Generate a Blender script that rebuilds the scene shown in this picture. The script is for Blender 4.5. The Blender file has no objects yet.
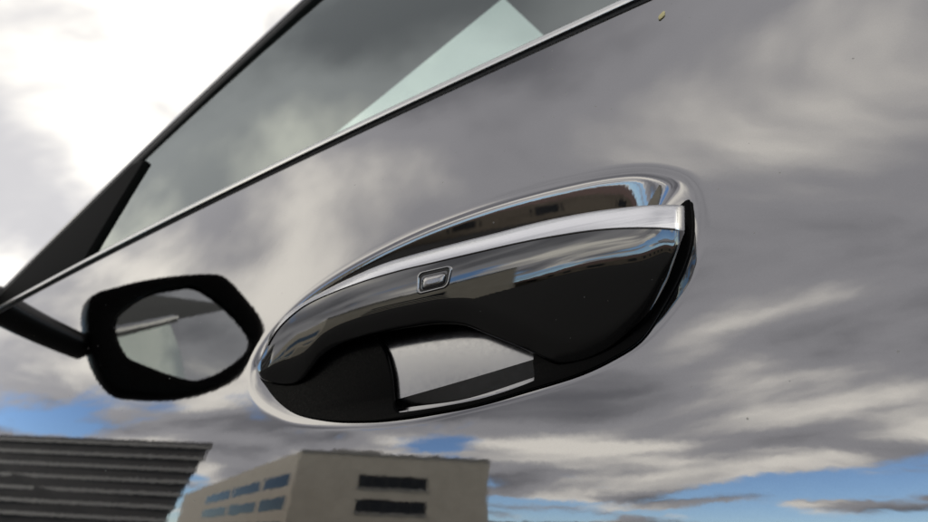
import bpy, bmesh, math, random
import numpy as np
from mathutils import Matrix, Vector
from mathutils.bvhtree import BVHTree

rnd = random.Random(4)
rad = math.radians
scene = bpy.context.scene
COL = scene.collection

# ------------------------------------------------------------------ camera
# x runs along the car (front of the car towards -x), y into the car, z up.
# The origin lies on the door skin, behind the middle of the handle.
FPX, CX, CY, WPX = 520.0, 464.0, 261.0, 928.0
PITCH, HEAD, ROLL, DIST = rad(20), rad(27.2), rad(-3), 0.19
Fw = np.array([-math.sin(HEAD) * math.cos(PITCH), math.cos(HEAD) * math.cos(PITCH), math.sin(PITCH)])
R0 = np.array([math.cos(HEAD), math.sin(HEAD), 0.0])
U0 = np.cross(R0, Fw)
Rt = math.cos(ROLL) * R0 + math.sin(ROLL) * U0
Up = -math.sin(ROLL) * R0 + math.cos(ROLL) * U0


def ray(px, py):
    d = Fw + Rt * ((px - CX) / FPX) + Up * ((CY - py) / FPX)
    return d / np.linalg.norm(d)


d0 = ray(475, 310)
CAM = -d0 / d0[1] * DIST
cam_data = bpy.data.cameras.new('camera')
cam_data.sensor_width = 36.0
cam_data.lens = FPX / WPX * 36.0
cam_data.clip_start = 0.01
cam_data.clip_end = 2000.0
cam_data.dof.use_dof = True
cam_data.dof.focus_distance = 0.205
cam_data.dof.aperture_fstop = 11.0
cam = bpy.data.objects.new('camera', cam_data)
COL.objects.link(cam)
m = Matrix.Identity(4)
for i in range(3):
    m[i][0], m[i][1], m[i][2], m[i][3] = Rt[i], Up[i], -Fw[i], CAM[i]
cam.matrix_world = m
scene.camera = cam

# ------------------------------------------------------------------ sky
SUN_EL, SUN_AZ = rad(48), rad(-35)          # beyond the car, towards its front, behind cloud
sun_dir = Vector((math.sin(SUN_AZ) * math.cos(SUN_EL), math.cos(SUN_AZ) * math.cos(SUN_EL), math.sin(SUN_EL)))
world = bpy.data.worlds.new('World')
scene.world = world
world.use_nodes = True
nt = world.node_tree
nt.nodes.clear()


def nd(tree, typ, **kw):
    n = tree.nodes.new(typ)
    for k, v in kw.items():
        if k.startswith('_'):
            setattr(n, k[1:], v)
        else:
            n.inputs[k.replace('__', ' ')].default_value = v
    return n


def lk(tree, a, b):
    tree.links.new(a, b)


def math_n(tree, op, a, b=None, clamp=False):
    n = tree.nodes.new('ShaderNodeMath')
    n.operation = op
    n.use_clamp = clamp
    for i, v in enumerate((a, b)):
        if v is None:
            continue
        if isinstance(v, (int, float)):
            n.inputs[i].default_value = v
        else:
            lk(tree, v, n.inputs[i])
    return n.outputs[0]


def ramp_n(tree, fac, stops, interp='LINEAR'):
    n = tree.nodes.new('ShaderNodeValToRGB')
    cr = n.color_ramp
    cr.interpolation = interp
    while len(cr.elements) > 1:
        cr.elements.remove(cr.elements[-1])
    for i, (p, c) in enumerate(stops):
        e = cr.elements[0] if i == 0 else cr.elements.new(p)
        e.position = p
        c = (c, c, c) if isinstance(c, (int, float)) else c
        e.color = (c[0], c[1], c[2], 1)
    lk(tree, fac, n.inputs[0])
    return n.outputs[0]


SKY_STRENGTH = 0.11
sky = nd(nt, 'ShaderNodeTexSky', _sky_type='NISHITA', _sun_disc=False, _sun_elevation=SUN_EL,
         _sun_rotation=SUN_AZ, _air_density=0.8, _dust_density=0.0, _ozone_density=5.0)
tc = nt.nodes.new('ShaderNodeTexCoord')
sep = nt.nodes.new('ShaderNodeSeparateXYZ')
lk(nt, tc.outputs['Generated'], sep.inputs[0])
zc = math_n(nt, 'MAXIMUM', sep.outputs[2], 0.0)
den = math_n(nt, 'ADD', zc, 0.14)
cu = math_n(nt, 'DIVIDE', sep.outputs[0], den)
cv = math_n(nt, 'DIVIDE', sep.outputs[1], den)
comb = nt.nodes.new('ShaderNodeCombineXYZ')
lk(nt, cu, comb.inputs[0]); lk(nt, cv, comb.inputs[1])
cmap = nd(nt, 'ShaderNodeMapping')
cmap.inputs['Location'].default_value = (3.1, 1.7, 0.0)
cmap.inputs['Scale'].default_value = (0.55, 0.8, 1)
lk(nt, comb.outputs[0], cmap.inputs[0])
n1 = nd(nt, 'ShaderNodeTexNoise', Scale=1.0, Detail=9.0, Roughness=0.56, Distortion=0.35)
lk(nt, cmap.outputs[0], n1.inputs['Vector'])
cmap2 = nd(nt, 'ShaderNodeMapping')
cmap2.inputs['Location'].default_value = (-7.3, 4.4, 2.0)
cmap2.inputs['Scale'].default_value = (0.5, 0.75, 1)
lk(nt, comb.outputs[0], cmap2.inputs[0])
n2 = nd(nt, 'ShaderNodeTexNoise', Scale=1.5, Detail=5.0, Roughness=0.47, Distortion=0.5)
lk(nt, cmap2.outputs[0], n2.inputs['Vector'])
# closed cloud deck overhead, broken towards the horizon
cov = math_n(nt, 'ADD', n1.outputs[0], math_n(nt, 'MULTIPLY', math_n(nt, 'SUBTRACT', zc, 0.2), 0.9))
mask = ramp_n(nt, cov, [(0.40, 0.0), (0.47, 1.0)], 'EASE')
shade = ramp_n(nt, n2.outputs[0], [(0.34, (0.155, 0.155, 0.166)), (0.48, (0.345, 0.340, 0.349)), (0.63, (0.92, 0.875, 0.78))], 'EASE')
scl = nd(nt, 'ShaderNodeMix', _data_type='RGBA', _blend_type='MULTIPLY')
scl.inputs[0].default_value = 1.0
lk(nt, shade, scl.inputs[6])
scl.inputs[7].default_value = (1 / SKY_STRENGTH,) * 3 + (1,)
mixs = nd(nt, 'ShaderNodeMix', _data_type='RGBA')
lk(nt, mask, mixs.inputs[0]); lk(nt, sky.outputs[0], mixs.inputs[6]); lk(nt, scl.outputs[2], mixs.inputs[7])
bg = nd(nt, 'ShaderNodeBackground', Strength=SKY_STRENGTH)
lk(nt, mixs.outputs[2], bg.inputs[0])
wo = nt.nodes.new('ShaderNodeOutputWorld')
lk(nt, bg.outputs[0], wo.inputs[0])

sun_data = bpy.data.lights.new('sun', 'SUN')
sun_data.energy = 1.5
sun_data.angle = rad(12)
sun_data.color = (1.0, 0.95, 0.88)
sun = bpy.data.objects.new('sun', sun_data)
COL.objects.link(sun)
sun.rotation_euler = sun_dir.to_track_quat('Z', 'Y').to_euler()
sun.location = (0, 0, 30)

vs = scene.view_settings
vs.view_transform = 'Standard'
vs.look = 'None'
vs.exposure = 1.0
vs.gamma = 1.0
vs.use_curve_mapping = False

# ------------------------------------------------------------------ materials


def material(name, base, rough=0.5, metal=0.0, coat=0.0, coat_rough=0.02, ior=1.5, coat_ior=1.5, spec=0.5):
    mt = bpy.data.materials.new(name)
    mt.use_nodes = True
    b = mt.node_tree.nodes['Principled BSDF']
    b.inputs['Base Color'].default_value = (*base, 1)
    b.inputs['Roughness'].default_value = rough
    b.inputs['Metallic'].default_value = metal
    b.inputs['IOR'].default_value = ior
    b.inputs['Specular IOR Level'].default_value = spec
    b.inputs['Coat Weight'].default_value = coat
    b.inputs['Coat Roughness'].default_value = coat_rough
    b.inputs['Coat IOR'].default_value = coat_ior
    return mt, mt.node_tree, b


def noise_of(t, scale, detail=2.0, rough=0.5):
    c = t.nodes.new('ShaderNodeTexCoord')
    n = nd(t, 'ShaderNodeTexNoise', Scale=scale, Detail=detail, Roughness=rough)
    lk(t, c.outputs['Object'], n.inputs['Vector'])
    return n


def bump_to(t, height, sock, dist, normal=None):
    b = nd(t, 'ShaderNodeBump', Strength=1.0, Distance=dist)
    lk(t, height, b.inputs['Height'])
    if normal is not None:
        lk(t, normal, b.inputs['Normal'])
    lk(t, b.outputs[0], sock)
    return b.outputs[0]


def mix_base(t, b, fac, c0, c1):
    n = nd(t, 'ShaderNodeMix', _data_type='RGBA')
    n.inputs[6].default_value = (*c0, 1); n.inputs[7].default_value = (*c1, 1)
    lk(t, fac, n.inputs[0])
    lk(t, n.outputs[2], b.inputs['Base Color'])


# metallic dark grey paint under a clear coat with a little orange peel
PAINT, t, b = material('dark_grey_paint', (0.05, 0.05, 0.053), rough=0.03, metal=1.0, coat=1.0, coat_rough=0.003, coat_ior=2.1)
peel = noise_of(t, 210.0, 1.5, 0.45)
nrm_peel = bump_to(t, peel.outputs[0], b.inputs['Coat Normal'], 0.0000075)
lk(t, nrm_peel, b.inputs['Normal'])
flake = nd(t, 'ShaderNodeTexVoronoi', Scale=5200.0)
fc = t.nodes.new('ShaderNodeTexCoord')
lk(t, fc.outputs['Object'], flake.inputs['Vector'])
mix_base(t, b, ramp_n(t, flake.outputs['Color'], [(0.2, 0.0), (0.9, 1.0)]), (0.20, 0.198, 0.206), (0.22, 0.218, 0.227))



def add_dust(t, b, scale, size, keep, col=(0.35, 0.34, 0.32)):
    """sparse specks of dust lying on the surface"""
    c_ = t.nodes.new('ShaderNodeTexCoord')
    vo = nd(t, 'ShaderNodeTexVoronoi', Scale=scale)
    lk(t, c_.outputs['Object'], vo.inputs['Vector'])
    near = math_n(t, 'LESS_THAN', vo.outputs['Distance'], size)
    sp_ = t.nodes.new('ShaderNodeSeparateColor')
    lk(t, vo.outputs['Color'], sp_.inputs[0])
    pick = math_n(t, 'GREATER_THAN', sp_.outputs[0], 1 - keep)
    fac = math_n(t, 'MULTIPLY', math_n(t, 'MULTIPLY', near, pick), 0.75)
    df = nd(t, 'ShaderNodeBsdfDiffuse'); df.inputs[0].default_value = (*col, 1)
    mx = nd(t, 'ShaderNodeMixShader')
    lk(t, fac, mx.inputs[0]); lk(t, b.outputs[0], mx.inputs[1]); lk(t, df.outputs[0], mx.inputs[2])
    lk(t, mx.outputs[0], t.nodes['Material Output'].inputs[0])


add_dust(t, b, 150.0, 0.055, 0.30)

GLOSS_BLACK, t, b = material('gloss_black_plastic', (0.0007, 0.0007, 0.0008), rough=0.035, ior=2.4, coat=0.0)
pn = noise_of(t, 160.0, 1.0)
bump_to(t, pn.outputs[0], b.inputs['Normal'], 0.000006)
du = noise_of(t, 900.0, 3.0, 0.7)
lk(t, ramp_n(t, du.outputs[0], [(0.45, 0.012), (0.8, 0.05)]), b.inputs['Roughness'])

add_dust(t, b, 260.0, 0.036, 0.25)

PLATE, t, b = material('satin_grey_plate', (0.34, 0.34, 0.345), rough=0.17, metal=1.0)
pn = noise_of(t, 500.0, 3.0, 0.6)
lk(t, ramp_n(t, pn.outputs[0], [(0.3, 0.14), (0.7, 0.21)]), b.inputs['Roughness'])

SATIN_BLACK, t, b = material('satin_black_plastic', (0.008, 0.008, 0.008), rough=0.38)
sn = noise_of(t, 1400.0, 2.0)
bump_to(t, sn.outputs[0], b.inputs['Normal'], 0.00002)

POCKET, t, b = material('matt_black_plastic', (0.0012, 0.0012, 0.0012), rough=0.3, spec=0.05)
sn = noise_of(t, 900.0, 2.0)
lk(t, ramp_n(t, sn.outputs[0], [(0.3, 0.25), (0.7, 0.4)]), b.inputs['Roughness'])

SAIL, t, b = material('grained_black_plastic', (0.008, 0.008, 0.008), rough=0.6, spec=0.02)
sn = noise_of(t, 1200.0, 2.0)
bump_to(t, sn.outputs[0], b.inputs['Normal'], 0.00005)

RUBBER, t, b = material('black_rubber', (0.012, 0.012, 0.012), rough=0.6)
rn = noise_of(t, 600.0, 2.0)
lk(t, ramp_n(t, rn.outputs[0], [(0.3, 0.55), (0.7, 0.65)]), b.inputs['Roughness'])

CHROME, t, b = material('satin_chrome', (0.52, 0.52, 0.53), rough=0.16, metal=1.0)
c = t.nodes.new('ShaderNodeTexCoord')
mp = nd(t, 'ShaderNodeMapping'); mp.inputs['Scale'].default_value = (2.0, 90.0, 420.0); mp.inputs['Rotation'].default_value = (0, rad(6), 0)
lk(t, c.outputs['Object'], mp.inputs[0])
cn = nd(t, 'ShaderNodeTexNoise', Scale=2.5, Detail=5.0, Roughness=0.65)
lk(t, mp.outputs[0], cn.inputs['Vector'])
lk(t, ramp_n(t, cn.outputs[0], [(0.35, 0.10), (0.7, 0.26)]), b.inputs['Roughness'])
mix_base(t, b, ramp_n(t, cn.outputs[0], [(0.35, 0.0), (0.65, 1.0)]), (0.90, 0.90, 0.905), (0.98, 0.98, 0.98))
bump_to(t, cn.outputs[0], b.inputs['Normal'], 0.00006)

TRIM, t, b = material('brushed_trim', (0.78, 0.78, 0.76), rough=0.25, metal=1.0)
tn = noise_of(t, 300.0, 2.0)
lk(t, ramp_n(t, tn.outputs[0], [(0.3, 0.27), (0.7, 0.29)]), b.inputs['Roughness'])

SENSOR, t, b = material('sensor_metal', (0.30, 0.30, 0.31), rough=0.14, metal=1.0)
tn = noise_of(t, 800.0, 2.0)
lk(t, ramp_n(t, tn.outputs[0], [(0.3, 0.1), (0.7, 0.2)]), b.inputs['Roughness'])

MIRROR, t, b = material('mirror_glass', (0.72, 0.74, 0.73), rough=0.01, metal=1.0)
tn = noise_of(t, 40.0, 3.0)
lk(t, ramp_n(t, tn.outputs[0], [(0.4, 0.005), (0.8, 0.05)]), b.inputs['Roughness'])

LINING, t, b = material('dark_roof_lining', (0.03, 0.031, 0.03), rough=0.9)
tn = noise_of(t, 500.0, 2.0)
bump_to(t, tn.outputs[0], b.inputs['Normal'], 0.0004)

SEED, t, b = material('dry_seed', (0.62, 0.55, 0.25), rough=0.7)
tn = noise_of(t, 2500.0, 2.0)
mix_base(t, b, tn.outputs[0], (0.5, 0.42, 0.16), (0.75, 0.7, 0.42))


def glass_material(name, tint, ior=1.6):
    mt = bpy.data.materials.new(name)
    mt.use_nodes = True
    t = mt.node_tree
    t.nodes.clear()
    tr = nd(t, 'ShaderNodeBsdfTransparent'); tr.inputs[0].default_value = (*tint, 1)
    gl = nd(t, 'ShaderNodeBsdfGlossy', Roughness=0.004)
    gl.inputs[0].default_value = (0.86, 0.93, 0.90, 1)
    geo = t.nodes.new('ShaderNodeNewGeometry')
    dt = nd(t, 'ShaderNodeVectorMath', _operation='DOT_PRODUCT')
    lk(t, geo.outputs['Incoming'], dt.inputs[0]); lk(t, geo.outputs['Normal'], dt.inputs[1])
    cs = math_n(t, 'SUBTRACT', 1.0, math_n(t, 'ABSOLUTE', dt.outputs['Value']), True)
    f0 = ((ior - 1) / (ior + 1)) ** 2
    fr = math_n(t, 'ADD', math_n(t, 'MULTIPLY', math_n(t, 'POWER', cs, 5.0), 1 - f0), f0, True)
    n = noise_of(t, 5.0, 1.0)
    b2 = nd(t, 'ShaderNodeBump', Strength=1.0, Distance=0.00012)
    lk(t, n.outputs[0], b2.inputs['Height'])
    lk(t, b2.outputs[0], gl.inputs['Normal'])
    mx = nd(t, 'ShaderNodeMixShader')
    lk(t, fr, mx.inputs[0]); lk(t, tr.outputs[0], mx.inputs[1]); lk(t, gl.outputs[0], mx.inputs[2])
    o = t.nodes.new('ShaderNodeOutputMaterial')
    lk(t, mx.outputs[0], o.inputs[0])
    return mt


SIDE_GLASS = glass_material('green_tinted_glass', (0.80, 0.96, 0.88), 3.6)
ROOF_GLASS = glass_material('roof_glass', (0.93, 0.96, 0.945), 1.4)

ASPHALT, t, b = material('asphalt', (0.045, 0.045, 0.047), rough=0.95, spec=0.03)
an = noise_of(t, 60.0, 6.0, 0.7)
mix_base(t, b, an.outputs[0], (0.018, 0.018, 0.0185), (0.038, 0.038, 0.0375))
bump_to(t, an.outputs[0], b.inputs['Normal'], 0.01)


def wall_material(name, c0, c1, scale):
    mt, t, b = material(name, c0, rough=0.85)
    n = noise_of(t, scale, 6.0, 0.65)
    mix_base(t, b, ramp_n(t, n.outputs[0], [(0.3, 0.0), (0.7, 1.0)]), c0, c1)
    bump_to(t, n.outputs[0], b.inputs['Normal'], 0.02)
    return mt


BEIGE = wall_material('beige_render', (0.42, 0.38, 0.31), (0.50, 0.455, 0.375), 0.6)
DARKWALL = wall_material('dark_cladding', (0.035, 0.034, 0.034), (0.055, 0.052, 0.05), 0.8)
PALEBAND = wall_material('pale_concrete', (0.24, 0.23, 0.22), (0.30, 0.29, 0.27), 1.0)
REDROOF = wall_material('red_roof_tiles', (0.07, 0.042, 0.036), (0.11, 0.066, 0.055), 1.5)
BRICK = wall_material('brown_brick', (0.085, 0.07, 0.052), (0.15, 0.125, 0.095), 0.5)
WINGLASS, t, b = material('dark_window', (0.02, 0.022, 0.024), rough=0.15, spec=0.06)
wn = noise_of(t, 0.7, 2.0)
mix_base(t, b, wn.outputs[0], (0.012, 0.013, 0.015), (0.035, 0.036, 0.038))

# ------------------------------------------------------------------ helpers


def link(o, parent=None):
    COL.objects.link(o)
    if parent is not None:
        o.parent = parent
        o.matrix_parent_inverse = Matrix.Translation(parent.get('_loc', (0, 0, 0))).inverted()
    return o


def mesh_obj(name, verts, faces, mat, parent=None, smooth=True, normals=None, sharp=None):
    me = bpy.data.meshes.new(name)
    me.from_pydata([tuple(map(float, v)) for v in verts], [], [tuple(int(i) for i in f) for f in faces])
    me.validate()
    me.materials.append(mat)
    if smooth:
        me.shade_smooth()
    if sharp is not None:
        me.set_sharp_from_angle(angle=rad(sharp))
    if normals is not None:
        me.normals_split_custom_set_from_vertices([tuple(map(float, n)) for n in normals])
    o = bpy.data.objects.new(name, me)
    return link(o, parent)


def fix_normals(o, sharp=None):
    bm = bmesh.new(); bm.from_mesh(o.data)
    bmesh.ops.remove_doubles(bm, verts=bm.verts, dist=1e-6)
    bmesh.ops.recalc_face_normals(bm, faces=bm.faces)
    bm.to_mesh(o.data); bm.free()
    o.data.shade_smooth()
    if sharp is not None:
        o.data.set_sharp_from_angle(angle=rad(sharp))


def cr(points, n=12, closed=False):
    """Catmull-Rom through the points, n samples a span"""
    P = [np.array(p, float) for p in points]
    N = len(P)
    out = []
    for i in range(N if closed else N - 1):
        if closed:
            a, b_, c_, d_ = P[(i - 1) % N], P[i], P[(i + 1) % N], P[(i + 2) % N]
        else:
            b_, c_ = P[i], P[i + 1]
            a = P[i - 1] if i > 0 else 2 * b_ - c_
            d_ = P[i + 2] if i + 2 < N else 2 * c_ - b_
        for k in range(n):
            t_ = k / n
            out.append(0.5 * (2 * b_ + (c_ - a) * t_ + (2 * a - 5 * b_ + 4 * c_ - d_) * t_ ** 2 + (3 * b_ - a - 3 * c_ + d_) * t_ ** 3))
    if not closed:
        out.append(P[-1])
    return np.array(out)


# ---- the door skin: leaning inwards towards the window, crowned both ways
TANT, RZ, RX = math.tan(rad(9)), 1.2, 8.0
SLOPE = math.tan(rad(5))                     # belt line and handle rise towards the rear


def ysurf(x, z):
    return TANT * z + z * z / (2 * RZ) + x * x / (2 * RX)


def solve(px, py, f, t0=0.2):
    """distance along the view ray at which f(P) = 0 (secant)"""
    d = ray(px, py)
    a, b_ = t0, t0 * 1.1
    fa, fb = f(CAM + d * a), f(CAM + d * b_)
    for _ in range(40):
        if abs(fb - fa) < 1e-14:
            break
        a, b_, fa = b_, b_ - fb * (b_ - a) / (fb - fa), fb
        fb = f(CAM + d * b_)
    return CAM + d * b_


def on_door(px, py, o=0.0):
    return solve(px, py, lambda P: P[1] - ysurf(P[0], P[2]) + o)


def xw(P):
    return P[0], P[2] - P[0] * SLOPE


def door_pt(x, w, o=0.0):
    z = w + x * SLOPE
    return (x, ysurf(x, z) - o, z)


def mirror_ray(px, py):
    P = on_door(px, py)
    n = np.array([P[0] / RX, -1.0, TANT + P[2] / RZ]); n /= np.linalg.norm(n)
    d = ray(px, py)
    return P, d - 2 * d.dot(n) * n


def plate(name, outer, holes, thick, bevel, to3d, mat, parent):
    """flat outline with holes, extruded and bevelled, then laid into place by to3d(u, v, h)"""
    cu_ = bpy.data.curves.new(name, 'CURVE')
    cu_.dimensions = '2D'
    cu_.fill_mode = 'BOTH'
    cu_.extrude = thick / 2
    cu_.bevel_depth = bevel
    cu_.bevel_resolution = 2
    for poly in [outer] + holes:
        sp = cu_.splines.new('POLY')
        sp.points.add(len(poly) - 1)
        for i, (u, v) in enumerate(poly):
            sp.points[i].co = (u, v, 0, 1)
        sp.use_cyclic_u = True
    tmp = bpy.data.objects.new(name, cu_)
    COL.objects.link(tmp)
    dg = bpy.context.evaluated_depsgraph_get()
    me = bpy.data.meshes.new_from_object(tmp.evaluated_get(dg))
    bpy.data.objects.remove(tmp)
    bpy.data.curves.remove(cu_)
    vs_ = [to3d(v.co.x, v.co.y, v.co.z) for v in me.vertices]
    fs = [tuple(p.vertices) for p in me.polygons]
    o = mesh_obj(name, vs_, fs, mat, parent)
    bpy.data.meshes.remove(me)
    fix_normals(o, 35)
    return o


def loft(rows, close_rows=False, caps=True):
    """rows: list of equal-length point lists; faces between them"""
    n = len(rows[0])
    verts = [p for r in rows for p in r]
    faces = []
    for i in range(len(rows) - 1):
        for k in range(n if close_rows else n - 1):
            k2 = (k + 1) % n
            faces.append((i * n + k, i * n + k2, (i + 1) * n + k2, (i + 1) * n + k))
    if caps and close_rows:
        faces.append(tuple(range(n - 1, -1, -1)))
        faces.append(tuple((len(rows) - 1) * n + k for k in range(n)))
    return verts, faces


# ------------------------------------------------------------------ ground
GROUND_Z = -0.95
g = mesh_obj('ground', [(-400, -400, GROUND_Z), (400, -400, GROUND_Z), (400, 400, GROUND_Z), (-400, 400, GROUND_Z)],
             [(0, 1, 2, 3)], ASPHALT, None, smooth=False)
g['kind'] = 'structure'

# ------------------------------------------------------------------ the car
car = bpy.data.objects.new('parked_car', None)
car['_loc'] = (-0.1, 0.7, GROUND_Z)
car.location = car['_loc']
car.empty_display_size = 0.3
COL.objects.link(car)
car['label'] = 'glossy dark grey car with gloss black door handle carrying a chrome strip'
car['category'] = 'car'

# rim of the stamped recess round the handle
RIM = [(248, 385), (254, 400), (268, 413), (293, 424), (334, 427.5), (400, 425), (464, 413), (530, 396), (590, 374.5),
       (640, 347), (673, 312), (696, 270), (707, 232), (708, 204), (700, 183), (682, 170), (650, 164), (612, 167),
       (560, 178), (500, 195), (440, 217), (390, 240), (340, 268), (300, 297), (267, 332), (250, 362)]
rim = np.array([xw(on_door(*p)) for p in cr(RIM, 8, True)])


def rim_distance(X, W, poly=None):
    """distance inside the rim (negative outside)"""
    A = rim if poly is None else poly
    B = np.roll(A, -1, 0)
    best = np.full(X.shape, 1e9)
    inside = np.zeros(X.shape, bool)
    for a, b_ in zip(A, B):
        e = b_ - a
        tt = np.clip(((X - a[0]) * e[0] + (W - a[1]) * e[1]) / (e @ e), 0, 1)
        best = np.minimum(best, (X - a[0] - tt * e[0]) ** 2 + (W - a[1] - tt * e[1]) ** 2)
        cond = (a[1] > W) != (b_[1] > W)
        xi = a[0] + (W - a[1]) / (e[1] if abs(e[1]) > 1e-12 else 1e-12) * e[0]
        inside ^= cond & (X < xi)
    dist = np.sqrt(best)
    return np.where(inside, dist, -dist)


CUP_S, CUP_R, CUP_W = 0.42, 0.0098, 0.024


def depth_of(dist):
    e = np.clip(dist + 0.0015, 0, CUP_W)
    q = np.minimum(e / CUP_R, 1.0)                # the wall steepens over the rolled edge, then runs on evenly
    return CUP_S * np.where(e < CUP_R, CUP_R * (q ** 3 - 0.5 * q ** 4), 0.5 * CUP_R + (e - CUP_R))


def lines(coarse0, a, b_, coarse1, n0, nm, n1):
    l0 = a - (a - coarse0) * (np.linspace(1, 0, n0, endpoint=False) ** 1.6)
    l1 = b_ + (coarse1 - b_) * (np.linspace(0, 1, n1 + 1)[1:] ** 1.6)
    return np.concatenate([l0, np.linspace(a, b_, nm), l1])


BELT_W = 0.1435
gx = lines(-1.05, rim[:, 0].min() - 0.006, rim[:, 0].max() + 0.006, 2.4, 40, 330, 50)
gw = lines(-0.62, rim[:, 1].min() - 0.006, rim[:, 1].max() + 0.006, BELT_W, 30, 190, 26)
X, W = np.meshgrid(gx, gw)
dist = rim_distance(X, W)
DEP = depth_of(dist)
Z = W + X * SLOPE
Y = ysurf(X, Z) + DEP
# analytic-like normals from finite differences
Yx0 = lambda dx, dw: ysurf(X + dx, W + dw + (X + dx) * SLOPE) + depth_of(rim_distance(X + dx, W + dw))
eps = 0.0006
dyx = (Yx0(eps, 0) - Yx0(-eps, 0)) / (2 * eps)
dyw = (Yx0(0, eps) - Yx0(0, -eps)) / (2 * eps)
dyz = dyw
dyxx = dyx - SLOPE * dyw
NRM = np.stack([dyxx, -np.ones_like(X), dyz], -1)
NRM /= np.linalg.norm(NRM, axis=-1, keepdims=True)
P = np.stack([X, Y, Z], -1)
nr, nc = X.shape
BASE = [(686, 203), (690, 208), (691.5, 228), (689, 250), (679.5, 277), (661, 311), (641, 340), (614, 358), (580, 374), (530, 389.5), (480, 404), (430, 413.5), (400, 418),
        (370, 420.5), (335, 420), (300, 413), (281, 401), (268, 386), (262, 374), (268, 352), (290, 326), (330, 303), (400, 277), (500, 250), (600, 232), (660, 220)]
OPEN = [(358, 322), (374, 336), (384, 352), (390, 375), (392.5, 400), (398, 412), (410, 413), (466, 404), (500, 395.5), (532, 384), (537, 379),
        (534.5, 364), (531.5, 349), (500, 322), (440, 308)]
bo = [xw(on_door(*p, -0.0015)) for p in cr(BASE, 5, True)]
ho = [xw(on_door(*p, -0.0015)) for p in cr(OPEN, 5, True)]
hole = rim_distance(X, W, np.array(bo))
quads = []
cupq = []
for j in range(nr - 1):
    for i in range(nc - 1):
        q = (j * nc + i, j * nc + i + 1, (j + 1) * nc + i + 1, (j + 1) * nc + i)
        if min(dist[j, i], dist[j, i + 1], dist[j + 1, i], dist[j + 1, i + 1]) > 0.0005:
            if min(hole[j, i], hole[j, i + 1], hole[j + 1, i], hole[j + 1, i + 1]) < 0.0022:
                cupq.append(q)
        else:
            quads.append(q)


def sub_mesh(name, qs, mat, parent):
    idx = sorted({v for q in qs for v in q})
    mp_ = {v: k for k, v in enumerate(idx)}
    fv, fn = P.reshape(-1, 3)[idx], NRM.reshape(-1, 3)[idx]
    return mesh_obj(name, fv, [[mp_[v] for v in q] for q in qs], mat, parent, normals=fn)


door = sub_mesh('door_panel', quads, PAINT, car)
door['label'] = 'glossy dark grey door skin reflecting clouds'
cup = sub_mesh('handle_cup', cupq, PAINT, car)

# ---- window: glass leaning in from the belt line
GT = math.tan(rad(11))


def zbelt(x):
    return BELT_W + x * SLOPE


def yglass(x, z):
    h = z - zbelt(x)
    return ysurf(x, zbelt(x)) + 0.006 + GT * h + h * h / 7.0


def on_glass(px, py, o=0.0):
    return solve(px, py, lambda Q: Q[1] - yglass(Q[0], Q[2]) + o, 0.3)


xs = np.linspace(-0.95, 0.75, 70)
hs = np.linspace(-0.03, 0.42, 24)
rows = [[(x, yglass(x, zbelt(x) + h), zbelt(x) + h) for x in xs] for h in hs]
# front edge of the glass follows the pillar: cut in (x, h)
pI = [on_glass(317, 0), on_glass(141, 162)]
print('pI', pI)
pil_dir = (pI[0] - pI[1]); pil_dir /= np.linalg.norm(pil_dir)


def pillar_x(h):
    """x of the pillar's inner edge at height h above the belt"""
    h0 = pI[1][2] - zbelt(pI[1][0]); h1 = pI[0][2] - zbelt(pI[0][0])
    return pI[1][0] + (pI[0][0] - pI[1][0]) * (h - h0) / (h1 - h0)


rows = []
for h in hs:
    xa = max(pillar_x(h) - 0.01, -0.9)
    rows.append([(x, yglass(x, zbelt(x) + h), zbelt(x) + h) for x in np.linspace(xa, 2.4, 110)])
v, f = loft(rows)
glass = mesh_obj('window_glass', v, f, SIDE_GLASS, car)
glass['label'] = 'green tinted side window reflecting grey cloud'

# belt moulding and rubber seal along the foot of the glass
xb = np.linspace(-1.0, 2.4, 150)


def strip_profile(prof):
    rws = []
    for x in xb:
        zb = zbelt(x); yb = ysurf(x, zb)
        rws.append([(x, yb + dy, zb + dz) for dy, dz in prof])
    return loft(rws, True)


v, f = strip_profile([(-0.0002, 0.0026), (-0.0016, 0.0027), (-0.0018, 0.0031), (-0.0014, 0.0048), (-0.0008, 0.0066), (0.0002, 0.0082), (0.0020, 0.0092), (0.0068, 0.0092), (0.0068, 0.0026)])
o = mesh_obj('belt_moulding', v, f, TRIM, car); fix_normals(o, 50)
v, f = strip_profile([(0.0010, -0.0012), (-0.0001, 0.0002), (0.0000, 0.0025), (0.0060, 0.0024), (0.0060, -0.0012)])
o = mesh_obj('belt_seal', v, f, RUBBER, car); fix_normals(o, 50)

# ---- front pillar: painted outer rail with a black inner seal
L0 = 0.62


def pil_line(base, s):
    return base + pil_dir * s


I0 = pI[1]
v2 = []
out = np.array([-math.sin(0.0), -1.0, 0.0])
perp = np.cross(pil_dir, np.array([0, -1.0, 0.2])); perp /= np.linalg.norm(perp)
if perp[0] > 0:
    perp = -perp


def tube_along(name, base, prof, mat, s0, s1, n=30):
    rws = []
    for s in np.linspace(s0, s1, n):
        c_ = base + pil_dir * s + np.array([0, 0.05 * (s - 0.2) ** 2, 0])
        rws.append([c_ + perp * a + out * b_ for a, b_ in prof])
    v_, f_ = loft(rws, True)
    o_ = mesh_obj(name, v_, f_, mat, car)
    fix_normals(o_, 40)
    return o_


tube_along('pillar_seal', I0, [(0.0, -0.004), (0.0005, 0.003), (0.003, 0.0045), (0.009, 0.004), (0.0125, 0.002), (0.0125, -0.004)], RUBBER, -0.28, 0.75)
pil = tube_along('front_pillar', I0, [(0.0128, -0.010), (0.0128, 0.001), (0.015, 0.0030), (0.019, 0.0034), (0.023, 0.0005), (0.025, -0.02), (0.0128, -0.02)], PAINT, -0.28, 0.75)

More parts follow.
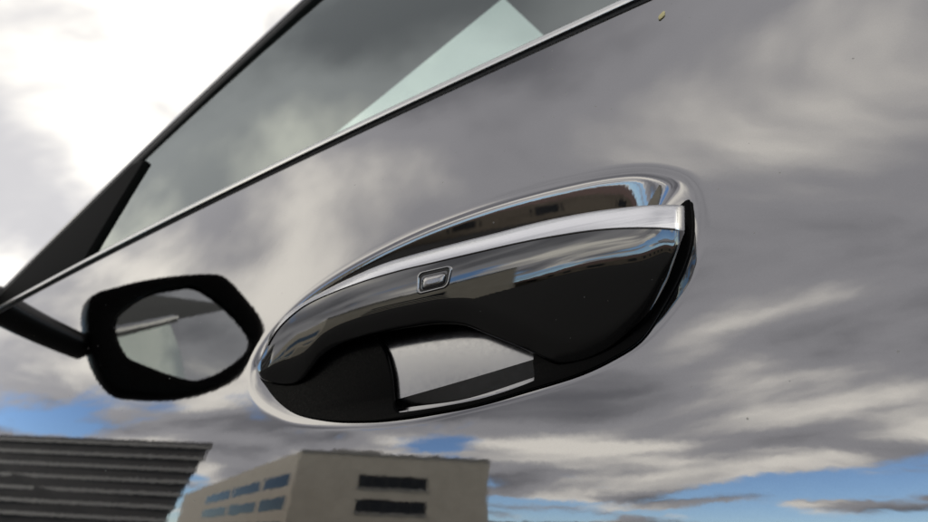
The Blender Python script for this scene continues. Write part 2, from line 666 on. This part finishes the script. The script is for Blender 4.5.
# ---- roof in the pillar's plane, with a glass panel that lets the sky through
roof_n = np.cross(pil_dir, np.array([0.0, 1.0, 0.0])); roof_n /= np.linalg.norm(roof_n)
ROOF0 = I0 + perp * 0.014 + np.array([0, 0.006, 0])


def on_roof(px, py):
    return solve(px, py, lambda Q: (Q - ROOF0) @ roof_n, 0.6)


tri = [on_roof(*p) for p in [(503, -3), (553, 44), (585, 110), (318, 215), (285, 172), (380, 97), (440, 48)]]
ru = np.array([0.0, 1.0, 0.0])
re = np.cross(ru, roof_n)
re = re if re[0] > 0 else -re


def ruv(Q):
    return ((Q - ROOF0) @ re, (Q - ROOF0) @ ru)


tuv = [ruv(Q) for Q in tri]
print('roof window uv', np.round(tuv, 3))
us = [a for a, _ in tuv]; vs2 = [a for _, a in tuv]
rl, rh = ruv(ROOF0 - pil_dir * 0.28), ruv(ROOF0 + pil_dir * 2.2)
vmax = max(1.5, max(vs2) + 0.2)
roof_outer = [rl, rh, (rh[0], vmax), (rl[0], vmax)]


def roof3d(u, v_, h):
    return ROOF0 + re * u + ru * v_ + roof_n * h


rp = plate('roof_panel', roof_outer, [tuv], 0.002, 0.0003, roof3d, LINING, car)
rg = plate('roof_window', tuv, [], 0.0008, 0.0002, roof3d, ROOF_GLASS, car)

# black sail panel at the foot of the pillar, carrying the wing mirror
sA, sB = on_glass(144, 160, 0.004), on_glass(116, 205, 0.004)
hA, hB = sA[2] - zbelt(sA[0]), sB[2] - zbelt(sB[0])
xF = sA[0] + (sB[0] - sA[0]) * (hA - 0.008) / (hA - hB)      # foot of the sail's rear edge on the belt line
print('sail', sA, sB, hA, hB, xF)


def gpt(x, h):
    return np.array([x, yglass(x, zbelt(x) + h) - 0.004, zbelt(x) + h])


sail = [gpt(sA[0], hA), gpt(sB[0], hB), gpt(xF, 0.008), gpt(pillar_x(0.008) - 0.004, 0.008), gpt(pillar_x(hA * 0.5) - 0.004, hA * 0.5), gpt(pillar_x(hA * 1.05) - 0.004, hA * 1.05)]
sv = [tuple(p) for p in sail] + [tuple(p + np.array([0, 0.012, 0])) for p in sail]
n = len(sail)
sf = [tuple(range(n)), tuple(range(2 * n - 1, n - 1, -1))] + [(i, n + i, n + (i + 1) % n, (i + 1) % n) for i in range(n)]
o = mesh_obj('sail_panel', sv, sf, SAIL, car); fix_normals(o, 30)

# ---- wing mirror: stands out from the sail, its image shows in the door
ML = -0.60
HOUSE = [(88, 300), (116, 286), (165, 276), (212, 273), (228, 278), (247, 298), (264, 322), (263, 340), (252, 360), (238, 376),
         (210, 388), (178, 394), (140, 393), (112, 386), (92, 350)]
GLS = [(117, 322), (130, 306), (150, 294), (178, 288), (198, 288), (224, 306), (247, 332), (249, 347), (232, 364), (206, 377), (188, 378),
       (152, 366), (127, 353)]


M0 = np.array([ML, -0.19, 0.0])
MT = rad(22)                                    # turned towards the driver
MN, ME = np.array([math.cos(MT), math.sin(MT), 0.0]), np.array([-math.sin(MT), math.cos(MT), 0.0])


def to_mirror_plane(px, py):
    Q, d = mirror_ray(px, py)
    pt_ = Q + d * (((M0 - Q) @ MN) / (d @ MN))
    return np.array([(pt_ - M0) @ ME, pt_[2]])


hp = np.array([to_mirror_plane(*p) for p in cr(HOUSE, 4, True)])
gp = np.array([to_mirror_plane(*p) for p in cr(GLS, 4, True)])
print('mirror housing y,z', hp.min(0).round(3), hp.max(0).round(3))
hc = hp.mean(0)
gc = gp.mean(0)


def ring(poly, c_, k, x):
    return [M0 + MN * (x - ML) + ME * (c_[0] + (p[0] - c_[0]) * k) + np.array([0, 0, c_[1] + (p[1] - c_[1]) * k]) for p in poly]


def resample(poly, c_, n=96):
    ang = np.arctan2(poly[:, 1] - c_[1], poly[:, 0] - c_[0])
    r_ = np.hypot(poly[:, 0] - c_[0], poly[:, 1] - c_[1])
    od = np.argsort(ang)
    a_ = np.linspace(-math.pi, math.pi, n, endpoint=False)
    rr = np.interp(a_, np.concatenate([ang[od] - 2 * math.pi, ang[od], ang[od] + 2 * math.pi]), np.tile(r_[od], 3))
    return np.stack([c_[0] + np.cos(a_) * rr, c_[1] + np.sin(a_) * rr], -1)


gp96 = resample(gp, gc)
hp96 = resample(hp, gc)
rws = [ring(gp96, gc, 0.7, ML - 0.016), ring(gp96, gc, 1.02, ML - 0.016), ring(gp96, gc, 1.03, ML - 0.002), ring(hp96 * 0.5 + gp96 * 0.5, gc, 1.0, ML + 0.001),
       ring(hp96, gc, 0.985, ML - 0.001), ring(hp96, gc, 1.0, ML - 0.006), ring(hp96, gc, 1.03, ML - 0.03), ring(hp96, gc, 0.98, ML - 0.06),
       ring(hp96, gc, 0.84, ML - 0.09), ring(hp96, gc, 0.55, ML - 0.112), ring(hp96, gc, 0.1, ML - 0.12)]
v, f = loft([list(r) for r in rws], True)
mir = mesh_obj('wing_mirror', v, f, POCKET, car); fix_normals(mir, 40)
mir['label'] = 'black wing mirror housing'
rws = [ring(gp96, gc, k, ML - 0.010) for k in (0.004, 0.5, 1.0)]
v, f = loft(rws, True, caps=False)
mg = mesh_obj('mirror_glass', v, f, MIRROR, mir); fix_normals(mg)
# arm from the sail panel to the housing
a0 = np.array([ML - 0.02, ysurf(ML, zbelt(ML)) + 0.02, zbelt(ML) + 0.035])
a1 = M0 + MN * -0.05 + ME * (hp[:, 0].max() - 0.04) + np.array([0, 0, hp[:, 1].min() + 0.06])
rws = []
for s in np.linspace(0, 1, 8):
    c_ = a0 + (a1 - a0) * s
    rws.append([c_ + np.array([math.cos(q) * 0.03, 0, math.sin(q) * 0.016]) for q in np.linspace(0, 2 * math.pi, 20, endpoint=False)])
v, f = loft(rws, True)
o = mesh_obj('mirror_arm', v, f, SATIN_BLACK, mir); fix_normals(o, 40)

# ------------------------------------------------------------------ handle
T_PX = [(257.5, 366), (259.5, 358), (264, 347), (274, 328), (291.7, 310.5), (314, 296.5), (343.5, 281), (380, 265), (412, 255), (453, 244), (500, 232),
        (526.6, 225), (560, 217.5), (600, 210.5), (644, 205.5), (673, 204.5), (685, 206)]
M_PX = [(257.5, 367), (260, 361), (265.5, 350), (276, 331), (293.5, 313.5), (314, 300.5), (354, 284.5), (395, 272), (433, 263), (480, 252), (526.6, 241.6),
        (581.5, 232.4), (618, 229), (655, 228.8), (685, 231)]
B_PX = [(257.5, 369), (259, 375), (263, 380), (275, 384), (290, 385), (302, 381), (312, 371), (322, 359), (333, 350), (346, 343), (367, 336),
        (395, 330), (414, 327), (433, 324.5), (449, 324), (466, 325.8), (490, 335), (515, 345), (531, 352), (546, 360), (562, 366), (585, 364), (610, 353),
        (632, 336), (650, 316), (666, 288), (676, 262), (682, 242), (685, 233)]


def curve_y(pts):
    d_ = cr(pts, 14)
    xs_ = np.maximum.accumulate(d_[:, 0])
    return lambda x: np.interp(x, xs_, d_[:, 1])


fT, fM, fB = curve_y(T_PX), curve_y(M_PX), curve_y(B_PX)
XL, XR = 257.6, 684.9
st = np.concatenate([XL + (np.linspace(0, 1, 30, endpoint=False) ** 1.8) * 40, np.linspace(XL + 40, XR - 30, 110, endpoint=False),
                     XR - 30 * (np.linspace(1, 0, 24) ** 1.6)])


def smooth_interp(xs_, ys_):
    k_ = 5e4                                    # put metres and pixels on one scale for the spline
    d_ = cr([(a_ * 1.0, b_ * k_) for a_, b_ in zip(xs_, ys_)], 16)
    return lambda x: np.interp(x, d_[:, 0], d_[:, 1]) / k_


F_PROUD = smooth_interp([250, 257, 262, 275, 300, 340, 400, 480, 560, 640, 672, 690], [0.0020, 0.0042, 0.0066, 0.0098, 0.0122, 0.0141, 0.0156, 0.0172, 0.0186, 0.0178, 0.0160, 0.0145])
F_PROUDB = smooth_interp([250, 262, 290, 310, 330, 350, 380, 500, 535, 565, 600, 650, 690], [0.0005, 0.0000, -0.0005, 0.000, 0.002, 0.004, 0.005, 0.004, 0.001, -0.0015, -0.002, -0.001, 0.004])


def proud(x):
    """how far the front of the grip stands out of the door at image column x (m)"""
    t_ = np.clip((x - 675.0) / 10.0, 0, 1)
    return F_PROUD(x) * (0.5 + 0.5 * np.sqrt(1 - t_ * t_))


def proud_b(x):
    return F_PROUDB(x)


def bez(p0, p1, p2, p3, t_):
    return (1 - t_) ** 3 * p0 + 3 * (1 - t_) ** 2 * t_ * p1 + 3 * (1 - t_) * t_ * t_ * p2 + t_ ** 3 * p3


NV = 34
rows_g, rows_c = [], []
for x in st:
    yT, yM, yB = float(fT(x)), float(fM(x)), float(fB(x))
    yM = max(yM, yT + 0.3); yB = max(yB, yM + 0.3)
    oM, oB = float(proud(x)), float(proud_b(x))
    oT = oM - 0.0045
    HM = (yB - yM) * 0.19 / FPX
    row = []
    f0 = max(0.56, 1 - 0.010 / HM)
    for k in range(NV):
        t_ = k / (NV - 1)
        if t_ < 0.6:
            fy, g_ = f0 * t_ / 0.6, 1.0
        else:
            th = (t_ - 0.6) / 0.4 * math.pi / 2
            fy, g_ = f0 + (1 - f0) * math.sin(th), math.cos(th)
        dm = fy * HM * 1000.0
        ds = min(dm, 15.0)
        of = oM - 0.0004 - 0.001 * (0.21 * dm + 0.0036 * ds * ds + 0.14 * max(dm - 15.0, 0.0))
        of = max(of, oB + 0.0005)
        row.append(on_door(x, yM + (yB - yM) * fy, oB + (of - oB) * g_))
    # back of the shell, out of sight
    bk = on_door(x, yB - min(2.0, 0.2 * (yB - yM)), oB - 0.002)
    row.append(bk)
    row.append(on_door(x, yM + (yB - yM) * 0.5, min(oB, oT) - 0.002))
    row.append(on_door(x, yT + 0.6 * (yM - yT), min(oB, oT) - 0.001))
    row.append(on_door(x, yT + 0.5 * (yM - yT), oT - 0.002))
    rows_g.append(row)
    # chrome strip
    hgt = yM - yT
    cp = [(yT + 0.10 * hgt, oT - 0.0035), (yT, oT - 0.0012), (yT + 0.02 * hgt, oT - 0.0003), (yT + 0.10 * hgt, oT + 0.0006), (yT + 0.3 * hgt, oT + 0.0020), (yT + 0.55 * hgt, oT + 0.0034),
          (yT + 0.80 * hgt, oT + 0.0044), (yT + 0.93 * hgt, oM + 0.0003), (yT + 0.985 * hgt, oM + 0.0001), (yT + 1.0 * hgt, oM - 0.0006), (yT + 0.9 * hgt, oM - 0.002)]
    rows_c.append([on_door(x, a, b_) for a, b_ in cp])
v, f = loft(rows_g, True)
grip = mesh_obj('door_handle', v, f, GLOSS_BLACK, car); fix_normals(grip, 42)
grip['label'] = 'gloss black door handle grip'
v, f = loft(rows_c[14:], True)
chrome = mesh_obj('chrome_strip', v, f, CHROME, grip); fix_normals(chrome, 38)

# black base that the grip sits on, with an opening for the fingers; strip past the grip's rear end paints the gap's shadow black


def base3d(u, w, h):
    dp = float(depth_of(rim_distance(np.array([u]), np.array([w]), rim[::5]))[0])
    return door_pt(u, w, 0.0004 + h * 0.7 - min(dp, 0.0026))


base = plate('handle_base_and_gap_shadow', bo, [ho], 0.0024, 0.0005, base3d, POCKET, car)

# painted finger plate in the opening
cols = np.linspace(0, 1, 60)


def along(pts):
    d_ = cr(pts, 10)
    s_ = np.concatenate([[0], np.cumsum(np.hypot(*np.diff(d_, axis=0).T))]); s_ /= s_[-1]
    return lambda q: (np.interp(q, s_, d_[:, 0]), np.interp(q, s_, d_[:, 1]))


k_top = along([(340, 318), (450, 295), (550, 315)])
k_mid = along([(350, 362), (460, 345), (548, 325)])
k_cr = along([(360, 409), (400, 398.5), (465, 380), (530, 360.5), (550, 354)])
k_low = along([(364, 418), (405, 408), (466, 399), (532, 378), (550, 371)])
k_lip = along([(364, 422), (405, 412), (466, 402.5), (533, 382), (552, 375)])
k_end = along([(364, 428), (405, 418), (466, 409), (534, 389), (554, 382)])
rws = []
for fn_, o_ in ((k_top, -0.0044), (k_mid, -0.0044)):
    rws.append([on_door(*fn_(q), o_) for q in cols])
up_r = [np.array(r) for r in rws]
cr_r = np.array([on_door(*k_cr(q), -0.0042) for q in cols])
low_r = np.array([on_door(*k_low(q), -0.0064) for q in cols])
lip_r = np.array([on_door(*k_lip(q), -0.0058) for q in cols])
end_r = np.array([on_door(*k_end(q), -0.0056) for q in cols])
surf = []
for s in np.linspace(0, 1, 10):
    surf.append((1 - s) * up_r[0] + s * up_r[1])
for s in np.linspace(0, 1, 12)[1:]:
    surf.append((1 - s) * up_r[1] + s * cr_r)
for s in np.linspace(0, 1, 8)[1:]:
    surf.append((1 - s) * cr_r + s * low_r)
surf.append(lip_r)
surf.append(end_r)
v, f = loft([list(r) for r in surf])
fp = mesh_obj('finger_plate', v, f, PLATE, car); fix_normals(fp, 10)
fp['label'] = 'silvery grey plate behind the grip'

# touch sensor let into the grip
bmg = bmesh.new(); bmg.from_mesh(grip.data)
bvh = BVHTree.FromBMesh(bmg)
corners = []
for p in [(416.5, 295.5), (448.5, 287.5), (453.5, 264.5), (417.5, 272.5)]:
    hitp = bvh.ray_cast(Vector(CAM), Vector(ray(*p)))
    corners.append((np.array(hitp[0]), np.array(hitp[1])))
bmg.free()
q0, q1, q2, q3 = [c_[0] for c_ in corners]
qn = sum(c_[1] for c_ in corners); qn /= np.linalg.norm(qn)
if qn[1] > 0:
    qn = -qn


def sensor3d(a, b_, h):
    pt_ = q0 * (1 - a) * (1 - b_) + q1 * a * (1 - b_) + q2 * a * b_ + q3 * (1 - a) * b_
    lo = bvh.find_nearest(Vector(pt_))[0]
    return np.array(lo) + qn * h


def rrect(x0, x1, y0, y1, r_, asp, n=7):
    pts = []
    for cx_, cy_, a0_ in ((x1 - r_, y1 - r_ * asp, 0), (x0 + r_, y1 - r_ * asp, 90), (x0 + r_, y0 + r_ * asp, 180), (x1 - r_, y0 + r_ * asp, 270)):
        for k in range(n):
            a_ = rad(a0_ + 90 * k / (n - 1))
            pts.append((cx_ + r_ * math.cos(a_), cy_ + r_ * asp * math.sin(a_)))
    return pts


def ring_mesh(name, prof, mat, parent):
    """prof: (inset, height) rows round the rounded frame"""
    rws_ = []
    for ins, h in prof:
        rws_.append([sensor3d(a, b_, h) for a, b_ in rrect(ins, 1 - ins, ins * 1.5, 1 - ins * 1.5, max(0.16 - ins * 0.6, 0.04), 1.5)])
    v_, f_ = loft(rws_, True, caps=False)
    o_ = mesh_obj(name, v_, f_, mat, parent); fix_normals(o_, 60)
    return o_


ring_mesh('sensor_frame', [(-0.01, -0.0006), (0.0, 0.0002), (0.02, 0.00045), (0.05, 0.00045), (0.075, 0.0001), (0.085, -0.0006)], SENSOR, grip)
o = ring_mesh('sensor_recess', [(0.06, 0.0001), (0.10, 0.00012), (0.12, 0.0001), (0.13, 0.00005)], SATIN_BLACK, grip)
rws = []
for s, h in ((0.0, 0.00012), (0.3, 0.00050), (0.6, 0.00062), (0.9, 0.0007), (1.0, 0.0007)):
    ins = 0.15 + s * 0.18
    rws.append([sensor3d(a * 1.0 + 0.01, b_ * 0.9 - 0.01, h) for a, b_ in rrect(ins, 1 - ins, ins * 1.25, 1 - ins * 1.25, 0.12 * (1 - s * 0.5), 1.4)])
v, f = loft(rws, True)
o = mesh_obj('sensor_pad', v, f, SENSOR, grip); fix_normals(o)

# ------------------------------------------------------------------ rest of the body shell (kept plain, out of view)
xs = np.linspace(-1.05, 2.4, 50)
rws = []
for w_ in (-0.62, -0.66, -0.70):
    rws.append([door_pt(x, w_, -0.004 + (w_ + 0.62) * 0.3) for x in xs])
v, f = loft(rws)
mesh_obj('sill', v, f, SATIN_BLACK, car)
v = [(-1.0, 1.55, -0.7), (2.4, 1.55, -0.7), (2.4, 1.55, 0.75), (-1.0, 1.55, 0.1), (-1.0, 1.57, -0.7), (2.4, 1.57, -0.7), (2.4, 1.57, 0.75), (-1.0, 1.57, 0.1)]
f = [(0, 1, 2, 3), (7, 6, 5, 4), (0, 4, 5, 1), (1, 5, 6, 2), (2, 6, 7, 3), (3, 7, 4, 0)]
mesh_obj('far_side_lining', v, f, LINING, car, smooth=False)

# ------------------------------------------------------------------ dry seed stuck on the door
pc = on_door(662, 16)
ax = on_door(664.5, 11.5, 0.0006) - on_door(659.5, 20.5, 0.0006)
ln = np.linalg.norm(ax) / 2; ax /= np.linalg.norm(ax)
nn = np.array([pc[0] / RX, -1.0, TANT + pc[2] / RZ]); nn /= np.linalg.norm(nn)
sd = np.cross(ax, nn)
bm = bmesh.new(); bmesh.ops.create_icosphere(bm, subdivisions=3, radius=1.0)
for vv in bm.verts:
    a, b_, c_ = vv.co
    k = (1 - 0.45 * max(a, 0)) * (1 + 0.12 * math.sin(5 * a + 3 * b_))
    pt = pc + nn * 0.00035 + ax * ln * (a + 0.15 * b_ * b_) + sd * ln * 0.42 * b_ * k + nn * 0.0005 * c_ * k
    vv.co = Vector(pt)
me = bpy.data.meshes.new('dry_seed'); bm.to_mesh(me); bm.free()
me.materials.append(SEED); me.shade_smooth()
seed = link(bpy.data.objects.new('dry_seed', me))
seed['label'] = 'tiny pale yellow dry seed husk stuck on the grey door'
seed['category'] = 'seed'

# ------------------------------------------------------------------ buildings across the street (seen in the reflections)


def polar(az, r_):
    return np.array([-math.sin(rad(az)) * r_, -math.cos(rad(az)) * r_])


def box_walls(foot, z0, z1):
    n_ = len(foot)
    v_ = [(p[0], p[1], z0) for p in foot] + [(p[0], p[1], z1) for p in foot]
    f_ = [(i, (i + 1) % n_, n_ + (i + 1) % n_, n_ + i) for i in range(n_)] + [tuple(range(n_, 2 * n_))]
    return v_, f_


def building(name, label, foot, height, wall_mat):
    base_ = np.mean(foot, axis=0)
    e = bpy.data.objects.new(name, None)
    e['_loc'] = (float(base_[0]), float(base_[1]), GROUND_Z)
    e.location = e['_loc']
    COL.objects.link(e)
    e['label'] = label
    e['category'] = 'building'
    v_, f_ = box_walls(foot, GROUND_Z, GROUND_Z + height)
    w_ = mesh_obj('wall', v_, f_, wall_mat, e, smooth=False); fix_normals(w_); w_.data.shade_flat()
    return e


def slab_on(name, p0, p1, s0, s1, z0, z1, depth, mat, parent):
    """a box on the face p0->p1 from s0 to s1 (0..1), standing proud by depth"""
    p0, p1 = np.array(p0), np.array(p1)
    d_ = p1 - p0
    nrm_ = np.array([d_[1], -d_[0]]); nrm_ /= np.linalg.norm(nrm_)
    if nrm_ @ (-(p0 + p1)) < 0:
        nrm_ = -nrm_
    a, b_ = p0 + d_ * s0, p0 + d_ * s1
    back = -nrm_ * (0.3 if depth > 0 else 3.0 - depth)
    foot = [a + back, b_ + back, b_ + nrm_ * depth, a + nrm_ * depth]
    v_, f_ = box_walls(foot, z0, z1)
    f_ = f_ + [(3, 2, 1, 0)]
    o_ = mesh_obj(name, v_, f_, mat, parent, smooth=False); fix_normals(o_); o_.data.shade_flat()
    return o_


A, B, C3 = polar(46.8, 60), polar(26.0, 60), polar(57.0, 150)
D = polar(36, 150)
H1 = 60 * math.tan(rad(9.9)) + 0.95
bld = building('office_building', 'pale beige block with dark ribbon windows across the street', [A, B, D, C3], H1, BEIGE)
for zt in (H1 - 2.6, H1 - 5.6, H1 - 8.6):
    for s0, s1 in ((0.33, 0.68),):
        wobj = slab_on('window', A, B, s0, s1, GROUND_Z + zt - 1.5, GROUND_Z + zt, 0.02, WINGLASS, bld)
        for q in range(6):
            sq = s0 + (s1 - s0) * q / 5
            slab_on('mullion', A, B, sq - 0.002, sq + 0.002, GROUND_Z + zt - 1.52, GROUND_Z + zt + 0.02, 0.06, DARKWALL, wobj)
        slab_on('sill', A, B, s0 - 0.01, s1 + 0.01, GROUND_Z + zt - 1.68, GROUND_Z + zt - 1.53, 0.12, PALEBAND, wobj)
    for s0, s1 in ((0.02, 0.14), (0.16, 0.34), (0.36, 0.6)):
        slab_on('window', A, C3, s0, s1, GROUND_Z + zt - 1.6, GROUND_Z + zt, 0.02, WINGLASS, bld)
slab_on('roof_plant', A, B, 0.15, 0.42, GROUND_Z + H1 - 0.2, GROUND_Z + H1 + 1.1, -3.0, PALEBAND, bld)
slab_on('vent', A, B, 0.70, 0.74, GROUND_Z + H1 - 0.2, GROUND_Z + H1 + 0.8, -2.0, DARKWALL, bld)
slab_on('parapet', A, B, 0.0, 1.0, GROUND_Z + H1, GROUND_Z + H1 + 0.25, 0.1, PALEBAND, bld)

# the dark block has a raked end wall
E0, E0b, E1 = polar(56.0, 48), polar(58.6, 48), polar(80.0, 66)
H2 = 48 * math.tan(rad(9.8)) + 0.95
b2 = building('dark_building', 'dark clad block with pale horizontal bands across the street', [E0, E1, polar(78, 90), polar(60.5, 80)], H2, DARKWALL)
wl = b2.children[0]
for vv in wl.data.vertices:
    if vv.co.z < GROUND_Z + 0.1 and abs(vv.co.x - E0[0]) < 0.01:
        vv.co.x, vv.co.y = E0b
z_ = H2 - 0.3
while z_ > 1.0:
    k = 1 - (z_ - 0.2) / H2
    slab_on('band', E0 + (E0b - E0) * k, E1 + (E0b - E0) * k * 0.2, 0.0, 1.0, GROUND_Z + z_ - 0.32, GROUND_Z + z_, 0.18, PALEBAND, b2)
    z_ -= 1.15

F0, F1 = polar(30, 78), polar(-38, 84)
H3 = 78 * math.tan(rad(1.5)) + 0.95
b3 = building('row_house', 'long low brown brick row with dull red roof across the street', [F0, F1, polar(-36, 96), polar(28, 92)], H3, BRICK)
nr3 = np.array(F1) - np.array(F0)
rv = []
for p in (F0, F1):
    rv.append((*p, GROUND_Z + H3))
pm0, pm1 = (np.array(F0) + polar(28, 92)) / 2, (np.array(F1) + polar(-36, 96)) / 2
v = [(*F0, GROUND_Z + H3 + 0.01), (*F1, GROUND_Z + H3 + 0.01), (*pm1, GROUND_Z + H3 + 2.0), (*pm0, GROUND_Z + H3 + 2.0),
     (*polar(-36, 96), GROUND_Z + H3 + 0.01), (*polar(28, 92), GROUND_Z + H3 + 0.01)]
f = [(0, 1, 2, 3), (3, 2, 4, 5), (0, 3, 5), (1, 4, 2)]
mesh_obj('roof', v, f, REDROOF, b3, smooth=False)
for k in range(16):
    s0 = 0.03 + k * 0.06
    slab_on('window', F0, F1, s0, s0 + 0.022, GROUND_Z + 1.0, GROUND_Z + 2.4, 0.02, WINGLASS, b3)

for ob in list(bpy.data.objects):
    if '_loc' in ob:
        del ob['_loc']
